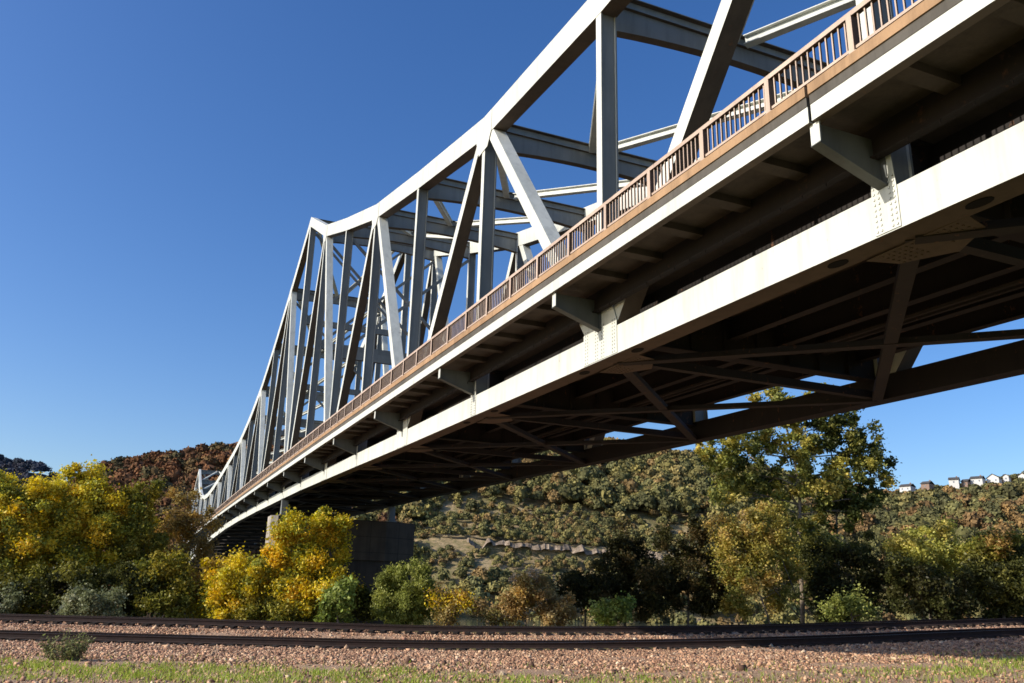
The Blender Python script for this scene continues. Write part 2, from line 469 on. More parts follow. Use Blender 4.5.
for k in range(int((SB-SA)/(PAN/6))):
    s = SA+1+k*PAN/6
    if abs(((s-sn(0))/PAN+.5) % 1-.5) < .06: continue
    if s > sn(27): break
    m.box((DO+.18, s-.13, zd(s)+.02), (BN-.16, s+.13, zd(s)+.158))
tag(part(m, 'sidewalk_rib', M_SLAB), kind='stuff')
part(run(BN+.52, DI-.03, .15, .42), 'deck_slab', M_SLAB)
part(run(BN+.9, DI-.5, .424, .48), 'road_surface', M_ASPH)
# sidewalk stringer with its drip pipes, road stringers
m = run(BN-.155, BN-.13, -.30, .42); q = run(BN-.22, BN-.06, -.325, -.302); m.add(q.v, q.f)
for k in range(100):
    s = sn(0)+k*.52
    m.box((BN-.245, s-.007, zd(s)-.40), (BN-.228, s+.007, zd(s)-.328))
part(m, 'sidewalk_stringer', M_STEELK)
for b in (10.15, 11.5, 12.95, 14.4, 15.85, 17.2):
    m = run(b-.012, b+.012, -.42, .148); q = run(b-.12, b+.12, -.443, -.422); m.add(q.v, q.f); part(m, 'stringer', M_STEELD)
# conduits hung under the floor
for b, dz in ((14.9, -.52), (15.2, -.5)):
    m = MB(); m.tube([(b, s, zd(s)+dz) for s in srange(SA, SB, PAN/2)], [.06]*len(srange(SA, SB, PAN/2)), 6); part(m, 'conduit', M_STEELD)
part(run(DI-.03, DI, -.1, .62), 'far_fascia', M_STEELD)
br.children[-1].name = 'fascia_girder'

# railings: rails > posts, panels of balusters
def railing(b, base, mat, detail):
    s0, s1 = (-26, sn(27)) if detail else (-20, sn(18))
    m = MB()
    ss = srange(s0, s1, 1.7)
    def rl(w, za, zb):
        m.sweep([[(b-w, s, zd(s)+za), (b+w, s, zd(s)+za), (b+w, s, zd(s)+zb), (b-w, s, zd(s)+zb)] for s in ss])
    rl(.045, base+.60, base+.68); rl(.03, base+.07, base+.115)
    r = part(m, 'railing', mat)
    k0 = 0; posts = 0; extra = MB()
    pn = MB()
    off = 7.13
    i0 = math.ceil((s0-off)/1.7); i1 = math.floor((s1-off)/1.7)
    for i in range(i0, i1):
        s = off+i*1.7
        m = MB(); z = zd(s)
        m.box((b-.062, s-.048, z+base), (b+.062, s+.048, z+base+.599))
        m.box((b-.075, s-.085, z+base), (b+.075, s+.085, z+base+.02))
        if detail and -8 < s and posts < 98: part(m, 'railing_post', mat, r); posts += 1
        else: extra.add(m.v, m.f)
        m = MB(); nb = 14
        for k in range(1, nb):
            q = s+1.7*k/nb; z = zd(q)
            m.box((b-.014, q-.011, z+base+.116), (b+.014, q+.011, z+base+.599))
        if detail and -8 < s < 150: part(m, 'baluster_panel', mat, r)
        else: pn.add(m.v, m.f)
    if detail:
        tag(part(extra, 'railing_post', mat, r), kind='stuff')
        tag(part(pn, 'baluster_panel', mat, r), kind='stuff')
    else:
        extra.add(pn.v, pn.f); tag(part(extra, 'baluster_panel', mat, r), kind='stuff')
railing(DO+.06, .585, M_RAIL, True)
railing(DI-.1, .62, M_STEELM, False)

# piers: things of their own, the bridge rests on them
def pier(n, top, bot, label):
    s = sn(n); px = (O[0]*math.cos(TH)-s*math.sin(TH), O[0]*math.sin(TH)+s*math.cos(TH))
    t = empty('bridge_pier', (px[0], px[1], bot+EZ), TH); tag(t, label, 'bridge pier', 'concrete piers carrying the bridge')
    off = (O[0], s, bot)
    def hexa(m, ex, w, z0, z1):
        b0, b1 = 8.35-ex, 19.9+ex
        pl = [(b0, -w+.35), (b0+.5, -w), (17.3, -w), (b1, -.35), (b1, .35), (17.3, w), (b0+.5, w), (b0, w-.35)]
        m.sweep([[(b, s+q, z0) for b, q in pl], [(b, s+q, z1) for b, q in pl]])
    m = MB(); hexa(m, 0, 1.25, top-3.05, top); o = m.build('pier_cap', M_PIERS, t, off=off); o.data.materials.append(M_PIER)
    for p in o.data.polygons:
        if p.normal.x < -.5: p.material_index = 1  # sunlit nose keeps the pale tone, the rest has shade painted in
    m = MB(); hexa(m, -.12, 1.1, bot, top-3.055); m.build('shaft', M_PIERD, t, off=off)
    for b in (BN+.25, BF-.25):
        m = MB(); zb = interp(BOTZ, n)-CH_B/2-.05
        m.box((b-.35, s-.5, top+.002), (b+.35, s+.5, top+.15))
        m.prism([(s-.4, top+.15), (s+.4, top+.15), (s+.16, zb), (s-.16, zb)], 0, b-.25, b+.25)
        m.build('bearing', M_STEELM, t, off=off)
pier(8, 5.35, -11.5, 'dark concrete pier standing behind the yellow tree, nearest support of the bridge')
pier(26, 3.0, -13, 'farthest concrete bridge pier, half hidden by leaves at the left end of the truss')

# ================================================================== TRACKS AND GROUND
Y0, RC, X0 = 34.5, 110., -4.
UF = 8.0                          # front rail of the far track
def txy(t, u):
    if t < 0: return X0+t, Y0+u
    a = t/RC; return X0+(RC-u)*math.sin(a), Y0+RC-(RC-u)*math.cos(a)
def tu(x, y):
    x = np.asarray(x, float); y = np.asarray(y, float)
    dx, dy = x-X0, Y0+RC-y
    st = x < X0
    return np.where(st, x-X0, RC*np.arctan2(dx, dy)), np.where(st, y-Y0, RC-np.hypot(dx, dy))
ZN_T, ZN_Z = [-60, -8, 0, 5.8, 11.8, 17.6, 23.4, 26.6, 32, 60, 120], [-1.88, -1.88, -1.86, -1.75, -1.56, -1.33, -1.01, -.87, -.72, -.4, -.2]
ZF_T, ZF_Z = [-60, -10, 0, 6.7, 14.8, 22.6, 30.8, 35.5, 42, 60, 120], [-1.52, -1.53, -1.57, -1.47, -1.28, -1.01, -.68, -.50, -.38, -.2, -.0]
from bisect import bisect
def smooth_tab(T, Z):
    tt = np.linspace(-90, 150, 481); z = np.interp(tt, T, Z); k = np.hanning(15); k /= k.sum()
    z = np.convolve(np.pad(z, 7, 'edge'), k, 'valid')
    return lambda t: np.interp(t, tt, z)
zn, zf = smooth_tab(ZN_T, ZN_Z), smooth_tab(ZF_T, ZF_Z)
def sstep(a, b, x): q = np.clip((x-a)/(b-a), 0, 1); return q*q*(3-2*q)
def gz(x, y):
    """ground height relative to the eye"""
    t, u = tu(x, y)
    N_, F_ = zn(t)-.30, zf(t)-.30
    fx = np.interp(x, [-40, 3, 9, 14, 30], [-1.98, -1.95, -1.70, -1.30, -1.25])
    z = np.where(u < -1.2, fx+(N_-fx)*sstep(-11, -1.2, u), N_)
    z = np.where((u > 2.6) & (u <= 7), N_+(F_-N_)*sstep(2.6, 7, u), z)
    z = np.where(u > 7, F_, z)
    z = z-.09*sstep(UF-2.2, UF-1.0, u)*(u < UF-.4)
    z = np.where(u > 10.6, F_-1.6*sstep(10.6, 15, u)-7.5*sstep(20, 48, u), z)
    near = sstep(22, 5, np.hypot(x, y))
    z = z*(1-near)-1.65*near
    return z
xs = np.concatenate([np.linspace(-700, -70, 22), np.linspace(-66, 76, 285), np.linspace(80, 700, 22)])
ys = np.concatenate([np.linspace(-120, 8, 12), np.linspace(10, 66, 169), np.linspace(68, 120, 22)])
GX, GY = np.meshgrid(xs, ys)
GZ = gz(GX, GY)
def fbm(x, y, s, seed=0):
    return np.array([mnoise.fractal(Vector((a*s, b*s, seed)), 1., 2., 4) for a, b in zip(np.ravel(x), np.ravel(y))]).reshape(np.shape(x))
inner = (np.abs(GX-5) < 72) & (GY > 9) & (GY < 67)
nz = np.zeros_like(GZ); nz[inner] = fbm(GX[inner], GY[inner], .45, 3)
T_, U_ = tu(GX, GY)
GZ = GZ+nz*.05
grav = np.clip(sstep(-13.5, -10.5, U_+nz*2.2)*sstep(13.0, 11, U_), 0, 1)
grav = np.maximum(grav, .85*sstep(-22, -19.5, U_)*sstep(8, 6, U_))
for uu in (0, UF): grav *= 1-.9*sstep(uu-.12, uu+.1, U_)*sstep(uu+1.8, uu+1.5, U_)
nx, ny = len(xs), len(ys)
idx = np.arange(nx*ny).reshape(ny, nx)
F = np.stack([idx[:-1, :-1], idx[:-1, 1:], idx[1:, 1:], idx[1:, :-1]], -1).reshape(-1, 4)
V_ = np.stack([GX, GY, GZ+EZ], -1).reshape(-1, 3)
g = np_mesh('ground', V_, F, M_GROUND, np.repeat(grav.reshape(-1, 1), 3, 1)); tag(g, kind='structure')
g.data.polygons.foreach_set('use_smooth', [True]*len(g.data.polygons))
# river
m = MB(); m.add([(-1500, 70, -8.2+EZ), (1500, 70, -8.2+EZ), (1500, 330, -8.2+EZ), (-1500, 330, -8.2+EZ)], [(0, 1, 2, 3)])
tag(m.build('river', M_WATER), kind='structure')

def track(u0, zfun, label):
    x, y = txy(0, u0+.7)
    t_ = empty('railway_track', (x, y, float(zfun(0))-.4+EZ)); tag(t_, label, 'railway track', 'railway tracks on the ballast')
    off = (x, y, float(zfun(0))-.4+EZ)
    prof = [(-.085, -.225), (.085, -.225), (.085, -.205), (.015, -.17), (.012, -.05), (.036, -.042), (.036, -.004), (.030, 0), (-.030, 0), (-.036, -.004), (-.036, -.042), (-.012, -.05), (-.015, -.17), (-.085, -.205)]
    for u in (u0, u0+1.5):
        m = MB(); rings = []
        for t in np.arange(-70, 100.1, 1.0):
            rings.append([(*txy(t, u+a), float(zfun(t))+b+EZ) for a, b in prof])
        m.sweep(rings)
        o = m.build('rail', M_RUST, t_, off=off); o.data.materials.append(M_SHINE)
        n = len(prof)
        for pi, p in enumerate(o.data.polygons):
            if len(p.vertices) == 4 and p.normal.z > .9 and abs(p.center.z) > .3: p.material_index = 1
    cnt = 0; ex = MB()
    t = -30.
    while t < 60:
        m = MB() if -27 < t < 31 else ex
        a = max(t, 0)/RC; c, s = math.cos(a), math.sin(a)
        jt = random.uniform(-.04, .04); ju = random.uniform(-.07, .07); jz = random.uniform(-.012, .008)
        x, y = txy(t+jt, u0+.75+ju); z = float(zfun(t))-.225+EZ+jz
        vs = []
        for k in (-1, 1):
            for (a_, b_) in ((-1, -1), (1, -1), (1, 1), (-1, 1)):
                lx, ly = .115*a_, 1.3*b_
                vs.append((x+lx*c-ly*s, y+lx*s+ly*c, z-.09+.09*k))
        m.add(vs, [(3, 2, 1, 0), (4, 5, 6, 7), (0, 1, 5, 4), (1, 2, 6, 5), (2, 3, 7, 6), (3, 0, 4, 7)])
        if m is not ex: m.build('sleeper', M_TIE, t_, off=off)
        t += .6
    tag(ex.build('sleeper', M_TIE, t_, off=off), kind='stuff')
track(0, zn, 'nearer railway track with rusty brown rails, curving away to the right')
track(UF, zf, 'farther railway track along the foot of the trees, its dark sleeper ends showing')

# ballast stones
def rocks(name, P, size, cols, label=None):
    n = len(P)
    base = np.array([(1, 0, 0), (-1, 0, 0), (0, 1, 0), (0, -1, 0), (0, 0, 1), (0, 0, -1)], float)
    tri = np.array([(0, 2, 4), (2, 1, 4), (1, 3, 4), (3, 0, 4), (2, 0, 5), (1, 2, 5), (3, 1, 5), (0, 3, 5)])
    v = base[None]*RNG.uniform(.55, 1.2, (n, 6, 1)) + RNG.normal(0, .18, (n, 6, 3))
    q = RNG.normal(size=(n, 4)); q /= np.linalg.norm(q, axis=1, keepdims=True)
    w, x, y, z = q.T
    R = np.stack([1-2*(y*y+z*z), 2*(x*y-z*w), 2*(x*z+y*w), 2*(x*y+z*w), 1-2*(x*x+z*z), 2*(y*z-x*w), 2*(x*z-y*w), 2*(y*z+x*w), 1-2*(x*x+y*y)], -1).reshape(n, 3, 3)
    v = np.einsum('nij,nkj->nki', R, v)*size[:, None, None]
    v[:, :, 2] *= .8
    v += P[:, None, :]
    f = tri[None]+np.arange(n)[:, None, None]*6
    return np_mesh(name, v.reshape(-1, 3), f.reshape(-1, 3), M_STONE, np.repeat(cols, 6, 0))
def stone_cols(n):
    pal = np.array([(.62, .40, .27), (.54, .33, .225), (.70, .50, .34), (.38, .225, .16), (.20, .125, .09), (.84, .68, .51), (.54, .40, .30)])
    c = pal[RNG.choice(7, n, p=[.24, .22, .16, .14, .12, .05, .07])]
    return c*RNG.uniform(.55, 1.2, (n, 1))*np.array([1.10, 1.0, .89])
n = 150000
t = RNG.uniform(-34, 46, n*2); u = RNG.uniform(-19, 11.6, n*2)
keep = ((u < -.1) | (u > 1.65) | (RNG.random(n*2) < .06)) & ((u < UF-.1) | (u > UF+1.65) | (RNG.random(n*2) < .06))
xy = np.array([txy(a, b) for a, b in zip(t, u)])
vis = (np.abs(xy[:, 0]) < xy[:, 1]*.66+2)
fr = fbm(xy[:, 0], xy[:, 1], .45, 3)
st = np.abs((t+30+.3) % .6-.3) < .14
keep &= ~(st & (((u > -.62) & (u < 2.1)) | ((u > UF-.62) & (u < UF+2.1))))
keep &= vis & ((u > -10.5+fr*2.2) | (RNG.random(n*2) < .30))
xy = xy[keep]; 
sz = np.exp(RNG.normal(math.log(.040), .36, len(xy)))
P = np.column_stack([xy, gz(xy[:, 0], xy[:, 1])+EZ+sz*.25])
tag(rocks('ballast', P, sz, stone_cols(len(xy))), kind='stuff')

# ================================================================== LEAVES
def leaf_cards(C, size, cols, aspect=.6, droop=0.0, updir=.0):
    """one folded pointed card per centre"""
    n = len(C)
    a = RNG.normal(size=(n, 3)); a[:, 2] = a[:, 2]*.8+updir; a /= np.linalg.norm(a, axis=1, keepdims=True)
    b = RNG.normal(size=(n, 3)); b -= a*(a*b).sum(1, keepdims=True); b /= np.linalg.norm(b, axis=1, keepdims=True)
    c = np.cross(a, b)
    s = np.asarray(size).reshape(-1, 1)*np.ones((n, 1))
    v = np.stack([C-a*s*.5, C+b*s*.5*aspect+c*s*.1+a*s*.05, C+a*s*.5, C-b*s*.5*aspect+c*s*.1+a*s*.05], 1)
    f = np.arange(n*4).reshape(n, 4)
    return v.reshape(-1, 3), f, np.repeat(cols, 4, 0)
def pick(pal, n):
    w = np.array([p[1] for p in pal], float); w /= w.sum()
    return np.array([p[0] for p in pal], float)[RNG.choice(len(pal), n, p=w)]

def crown(lobes, d, pal, leaf, dens, clump_px=7.5, gap=.15, depth=.8):
    """lobes: (px, py, rx, ry[, palette]) in picture measure at depth d -> leaf centres, sizes, colours, clump centres"""
    Cs, Cc, clumps = [], [], []
    k = ppm(d)
    for L in lobes:
        px, py, rx, ry = L[:4]; pl = L[4] if len(L) > 4 else pal; dd = L[5] if len(L) > 5 else 0
        c = np.array(at(px, py, d+dd)); R = np.array([rx/k, rx/k*depth, ry/k])
        area = math.pi*rx*ry; K = max(5, int(area/(clump_px**2*1.5)))
        q = RNG.normal(size=(K, 3)); q /= np.linalg.norm(q, axis=1, keepdims=True)
        q *= (RNG.uniform(.12, 1, (K, 1))**.45)
        q *= 1+.20*np.array([mnoise.noise(Vector(p*2.1)+Vector((px, py, 0))) for p in q])[:, None]
        kp = RNG.random(K) > gap; kp[:3] = True; q = q[kp]
        cc = c+q*R
        nl = int(area*dens/max(1, len(cc)))
        rad = clump_px/k*RNG.uniform(.5, 1.25, len(cc))
        base = pick(pl, len(cc))*RNG.uniform(.8, 1.15, (len(cc), 1))
        for p, r, col in zip(cc, rad, base):
            m = max(3, int(nl*RNG.uniform(.5, 1.5)))
            g_ = RNG.normal(size=(m, 3))*np.array([.60, .60, .52])*r
            Cs.append(p+g_); j = RNG.random(m) < .25
            cl = np.where(j[:, None], pick(pl, m), col)*RNG.uniform(.7, 1.25, (m, 1))
            Cc.append(cl)
        clumps.append((c, cc))
    C = np.concatenate(Cs); col = np.concatenate(Cc)
    return C, col, clumps

TREES = []
def plant(name, cat, label, group, d, lobes, pal, leaf=.20, dens=2.4, stem=None, stem_r=.09, bark=None, clump_px=7.5, gap=.15,
          limbs=6, crown_name='crown', stem_name='trunk', extra_limbs=(), aspect=.62, updir=0, depth=.8):
    k = ppm(d)
    leaf *= .8; dens *= 1.5; C, col, clumps = crown(lobes, d, pal, leaf, dens, clump_px, gap, depth)
    # stem: pixel polyline from the ground up
    if stem is None:
        cx = sum(L[0]*L[2] for L in lobes)/sum(L[2] for L in lobes)
        stem = [(cx, 628), (cx+random.uniform(-4, 4), sum(L[1] for L in lobes)/len(lobes))]
    pts = [at(x, y, d) for x, y in stem]
    gzz = float(gz(pts[0].x, d))+EZ
    pts[0].z = min(pts[0].z, gzz+.0); base = Vector((pts[0].x, pts[0].y, gzz))
    pts[0].z = gzz-.15
    root = empty(name, base)
    tag(root, label, cat, group)
    off = tuple(base)
    m = MB()
    rr = [stem_r*(1-.55*i/(len(pts)-1)) for i in range(len(pts))]
    fine = []; fr_ = []
    for i in range(len(pts)-1):
        for q in range(4):
            f = q/4; p = pts[i].lerp(pts[i+1], f)
            fine.append(p+Vector((random.uniform(-1, 1), random.uniform(-1, 1), 0))*stem_r*.35*(i+f > 0)); fr_.append(rr[i]*(1-f)+rr[i+1]*f)
    fine.append(pts[-1]); fr_.append(rr[-1])
    m.tube(fine, fr_, 8)
    for (c, cc) in clumps:
        c = Vector(c)
        cand = [p for p in fine if p.z < c.z+.1] or [fine[0]]
        s0 = min(cand, key=lambda p: (p-c).length+.35*abs(p.z-(c.z-1.0)))
        i0 = fine.index(s0); r0 = fr_[i0]*.6
        mid = s0.lerp(c, .5)+Vector((random.uniform(-1, 1), random.uniform(-1, 1), random.uniform(-.2, .6)))*.12*(c-s0).length
        m.tube([s0, mid, c], [r0, r0*.7, r0*.4], 6)
        for _ in range(limbs):
            e = Vector(cc[RNG.integers(len(cc))]); st = mid.lerp(c, random.random())
            md = st.lerp(e, .5)+Vector((random.uniform(-1, 1), random.uniform(-1, 1), random.uniform(-.5, 1)))*.1*(e-st).length
            m.tube([st, md, e], [r0*.38, r0*.26, r0*.12], 4)
    for pl, r in extra_limbs:
        q = [at(x, y, d+dz) for x, y, dz in pl]; m.tube(q, [r*(1-.6*i/(len(q)-1)) for i in range(len(q))], 6)
    m.build(stem_name, bark or M_BARK, root, off=off, smooth=True)
    sz = leaf*np.exp(RNG.normal(0, .25, len(C)))
    v, f, cl = leaf_cards(C, sz, col, aspect, updir=updir)
    np_mesh(crown_name, v-np.array(off), f, M_LEAF, cl, root)
    return root

YEL = [((.80, .62, .06), 5), ((.70, .59, .07), 3), ((.84, .55, .05), 2), ((.45, .44, .07), 3.5), ((.28, .30, .06), 2.5)]
GOLD = [((.76, .59, .05), 5), ((.80, .53, .045), 2), ((.62, .54, .06), 3), ((.36, .37, .05), 2)]
OLIVE = [((.30, .28, .05), 4), ((.40, .33, .055), 3), ((.19, .20, .04), 3), ((.50, .38, .055), 1.5)]
DKGRN = [((.09, .095, .026), 4), ((.12, .12, .03), 3), ((.24, .22, .05), 2), ((.05, .055, .02), 2)]
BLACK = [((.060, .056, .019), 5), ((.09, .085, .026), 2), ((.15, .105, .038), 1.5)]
RUSTY = [((.50, .31, .09), 3), ((.40, .30, .10), 3), ((.30, .21, .08), 2), ((.58, .41, .10), 1)]
TAN = [((.54, .37, .15), 3), ((.46, .29, .11), 3), ((.60, .45, .20), 2), ((.33, .28, .09), 2), ((.66, .54, .40), 1)]
GRN = [((.32, .35, .08), 4), ((.42, .43, .11), 3), ((.21, .24, .055), 3)]
BRGRN = [((.32, .40, .09), 4), ((.42, .47, .14), 2), ((.20, .25, .055), 3)]
PALEG = [((.40, .40, .24), 4), ((.30, .32, .17), 4), ((.20, .22, .10), 3)]
COTT = [((.36, .36, .08), 4), ((.23, .24, .06), 3.5), ((.56, .48, .10), 2.2), ((.64, .50, .11), 1.6)]
COTD = [((.085, .10, .025), 4), ((.12, .135, .032), 3), ((.28, .26, .06), 2)]
COTY = [((.58, .44, .10), 4), ((.46, .38, .08), 3), ((.34, .32, .07), 3), ((.70, .49, .15), 2)]
YGRN = [((.62, .57, .12), 4), ((.50, .49, .11), 3), ((.70, .58, .15), 2), ((.33, .33, .09), 2)]

TG = 'trees along the river bank'; SG = 'shrubs along the river bank'
plant('tree', 'tree', 'golden yellow tree with the tallest crown in the thicket on the left', TG, 52,
      [(78, 492, 30, 28), (66, 520, 40, 24), (92, 520, 32, 30), (72, 552, 44, 26), (72, 575, 40, 18, OLIVE)], YEL, stem=[(84, 624), (80, 570), (77, 505)], stem_r=.12)
plant('tree', 'tree', 'yellow tree cut by the left edge of the picture', TG, 50,
      [(-4, 512, 30, 24), (22, 514, 26, 22), (10, 545, 44, 24), (-12, 565, 40, 26, OLIVE), (-2, 490, 20, 14), (34, 496, 18, 16)], YEL, stem=[(4, 624), (6, 580), (8, 520)], stem_r=.1)
plant('tree', 'tree', 'yellow-olive tree filling the gap between the two brightest yellow crowns on the left', TG, 54,
      [(42, 508, 24, 20), (44, 492, 20, 16), (40, 540, 30, 26), (48, 572, 36, 22, OLIVE)], YEL, stem=[(42, 624), (42, 580), (42, 515)], stem_r=.09)
plant('tree', 'tree', 'olive tree with a narrow sparse top against the red hillside', TG, 53,
      [(147, 497, 16, 18), (124, 510, 24, 24, YEL+OLIVE), (128, 525, 26, 24, YEL+OLIVE), (145, 540, 26, 24), (125, 568, 34, 26)], OLIVE, stem=[(140, 624), (142, 570), (148, 488)], stem_r=.09, gap=.3, dens=1.9)
plant('tree', 'tree', 'thin brownish tree with open twigs in front of the far end of the truss', TG, 56,
      [(184, 512, 22, 24), (200, 530, 22, 24), (170, 545, 24, 28), (192, 565, 24, 24)], RUSTY, stem=[(180, 624), (183, 575), (188, 492)], stem_r=.07, gap=.45, dens=1.05, clump_px=6.5, limbs=14,
      extra_limbs=[([(182, 580, 0), (193, 540, 0), (204, 512, .4)], .035), ([(181, 570, 0), (172, 535, 0), (160, 505, -.4)], .03), ([(183, 575, 0), (198, 550, 0), (213, 530, .2)], .03)])
plant('shrub', 'shrub', 'dark olive thicket under the yellow trees at the far left', SG, 49,
      [(30, 592, 38, 24), (70, 588, 34, 28), (0, 598, 30, 20)], DKGRN+OLIVE[:1], stem_name='stems', crown_name='foliage', dens=2.2)
plant('shrub', 'shrub', 'dark olive thicket between the pale shrub and the brownish tree', SG, 50,
      [(135, 590, 30, 28), (170, 594, 28, 24, OLIVE), (160, 570, 26, 20, OLIVE)], DKGRN, stem_name='stems', crown_name='foliage', dens=2.2)
plant('shrub', 'shrub', 'pale grey-green shrub low against the dark thicket on the left', SG, 47,
      [(92, 604, 26, 15), (112, 606, 18, 13), (76, 611, 16, 9)], PALEG, leaf=.17, stem_name='stems', crown_name='foliage', dens=2.2, gap=.3)
plant('shrub', 'shrub', 'small pale shrub at the left edge just behind the rails', SG, 47,
      [(2, 602, 16, 14), (-14, 606, 14, 12)], PALEG, leaf=.17, stem_name='stems', crown_name='foliage', dens=1.8, gap=.35)
plant('tree', 'tree', 'bright golden yellow tree standing in front of the dark concrete pier', TG, 50,
      [(312, 534, 33, 23), (326, 548, 24, 22), (297, 556, 24, 22), (240, 584, 30, 28), (272, 584, 34, 34, YEL), (316, 586, 36, 36, YEL), (222, 604, 28, 20, YEL), (262, 608, 34, 16, OLIVE), (300, 610, 34, 14, OLIVE)],
      GOLD, stem=[(290, 625), (295, 590), (310, 540)], stem_r=.11, gap=.10, dens=2.8)
plant('shrub', 'shrub', 'yellow-brown sprawling shrub between the brownish tree and the golden tree', SG, 52,
      [(206, 590, 24, 24), (222, 574, 22, 20), (200, 608, 26, 15)], YEL[:2]+RUSTY, stem_name='stems', crown_name='foliage', gap=.3, dens=1.9)
plant('shrub', 'sapling', 'small bright green sapling at the right foot of the golden yellow tree', SG, 47,
      [(340, 604, 15, 20), (346, 592, 9, 9), (332, 614, 13, 10)], BRGRN, leaf=.24, stem_name='stems', crown_name='foliage', clump_px=6, dens=1.9)
plant('shrub', 'bush', 'feathery green bush in front of the right end of the pier', SG, 49,
      [(404, 590, 28, 26), (390, 600, 20, 24), (420, 598, 20, 24), (398, 572, 12, 12), (418, 576, 10, 10), (404, 612, 34, 12)], GRN, leaf=.19, stem_name='stems', crown_name='foliage', clump_px=6, updir=.9, aspect=.4, dens=2.6)
plant('shrub', 'shrub', 'dark olive brush hiding the foot of the pier, beside the feathery green bush', SG, 51,
      [(362, 606, 14, 14), (372, 600, 12, 16), (356, 596, 10, 14)], DKGRN+OLIVE[:1], stem_name='stems', crown_name='foliage', gap=.25, dens=1.8)
plant('shrub', 'shrub', 'small orange-gold shrub right of the feathery green bush', SG, 48,
      [(452, 606, 14, 9), (440, 597, 9, 7), (466, 600, 9, 7), (446, 615, 15, 7, RUSTY)], GOLD+RUSTY, leaf=.2, stem_name='stems', crown_name='foliage', gap=.3, dens=1.5)
plant('shrub', 'shrub', 'broad tan and brown shrub with bare twigs in front of the terraced hillside', SG, 50,
      [(522, 590, 26, 22), (505, 604, 24, 20), (545, 600, 26, 22, TAN), (560, 612, 24, 13, TAN), (490, 612, 16, 12, TAN)], RUSTY+TAN, leaf=.18, stem_name='stems', crown_name='foliage', gap=.33, dens=1.6, limbs=16)
plant('shrub', 'bush', 'small fresh green bush at the foot of the black-green trees', SG, 47,
      [(614, 612, 17, 12), (624, 606, 10, 9), (603, 616, 11, 8)], BRGRN, leaf=.22, stem_name='stems', crown_name='foliage', clump_px=6, dens=1.8)
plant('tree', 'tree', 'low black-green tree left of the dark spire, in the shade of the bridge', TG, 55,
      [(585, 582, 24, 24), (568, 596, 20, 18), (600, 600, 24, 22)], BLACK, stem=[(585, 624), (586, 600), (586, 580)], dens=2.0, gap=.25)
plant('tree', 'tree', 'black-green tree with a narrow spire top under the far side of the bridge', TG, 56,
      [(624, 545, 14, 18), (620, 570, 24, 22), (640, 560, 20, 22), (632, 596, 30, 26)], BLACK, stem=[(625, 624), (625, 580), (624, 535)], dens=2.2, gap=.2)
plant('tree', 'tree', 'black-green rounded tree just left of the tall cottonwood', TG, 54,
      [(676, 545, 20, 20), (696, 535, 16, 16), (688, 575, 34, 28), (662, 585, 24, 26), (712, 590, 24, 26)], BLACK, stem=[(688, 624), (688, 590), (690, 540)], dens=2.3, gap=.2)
plant('tree', 'tree', 'tall open cottonwood with pale forked trunk, its top behind the bridge', TG, 58,
      [(845, 432, 30, 20, COTD), (868, 452, 24, 18, COTD), (822, 428, 24, 20, COTD), (800, 450, 24, 20), (846, 470, 30, 20, COTT), (880, 466, 12, 8, COTD), (792, 414, 26, 16), (772, 400, 24, 12),
       (742, 446, 24, 16), (724, 462, 22, 16), (752, 474, 26, 18, COTD), (732, 490, 24, 16), (770, 440, 20, 18), (708, 448, 14, 10), (826, 488, 24, 18), (862, 496, 24, 16, COTD), (790, 482, 24, 18),
       (840, 510, 22, 18, COTD), (770, 500, 20, 16), (884, 478, 12, 8, COTT), (850, 404, 20, 10, COTD), (802, 526, 22, 18), (820, 540, 20, 20), (806, 560, 18, 18, COTY), (788, 556, 18, 16), (816, 398, 18, 10)],
      COTT, leaf=.27, stem=[(803, 625), (802, 590), (798, 545), (800, 505), (797, 470), (786, 425)], stem_r=.17, bark=M_BARKP, clump_px=5.8, gap=.33, dens=1.35, limbs=5,
      extra_limbs=[([(798, 545, 0), (812, 530, 0), (828, 508, .4), (840, 480, .6)], .09), ([(799, 508, 0), (788, 490, 0), (770, 470, -.5), (748, 455, -.8)], .08), ([(840, 625, .8), (838, 560, .8), (836, 500, .8), (830, 440, .8)], .10),
                   ([(836, 520, .8), (846, 490, .8), (858, 460, 1.)], .05)])
plant('tree', 'tree', 'sunlit olive-gold tree spreading at the left foot of the cottonwood', TG, 52,
      [(745, 528, 26, 18), (768, 515, 22, 14), (732, 550, 24, 22), (765, 555, 30, 26), (745, 585, 34, 26), (785, 585, 22, 28), (778, 535, 18, 18), (722, 530, 14, 14)], COTY, leaf=.2, stem=[(778, 624), (762, 600), (745, 560), (740, 530)], stem_r=.06, gap=.28, dens=1.7, limbs=9,
      extra_limbs=[([(800, 618, 0), (775, 590, -.2), (752, 565, -.3), (740, 540, -.3)], .04), ([(798, 600, 0), (786, 570, -.2), (778, 550, -.3)], .04)])
plant('shrub', 'thicket', 'black-green thicket in the shade right of the cottonwood trunk', SG, 55,
      [(845, 575, 34, 30), (880, 590, 30, 26), (830, 600, 30, 22), (870, 555, 24, 20), (815, 560, 16, 24, DKGRN)], BLACK+DKGRN[:2], stem_name='stems', crown_name='foliage', dens=2.1, gap=.18)
plant('shrub', 'shrub', 'low green shrub beside the rails below the cottonwood', SG, 48,
      [(868, 612, 22, 7), (835, 608, 16, 9), (850, 598, 14, 9)], GRN, leaf=.19, stem_name='stems', crown_name='foliage', gap=.4, dens=1.3)
plant('tree', 'tree', 'pale yellow-green tree lit by the sun on the right', TG, 50.5,
      [(930, 540, 26, 18), (912, 552, 22, 20), (950, 552, 20, 18), (930, 565, 32, 22), (938, 528, 16, 10)], YGRN, leaf=.2, stem=[(930, 622), (930, 585), (930, 540)], stem_r=.09, gap=.25, dens=1.9, limbs=10)
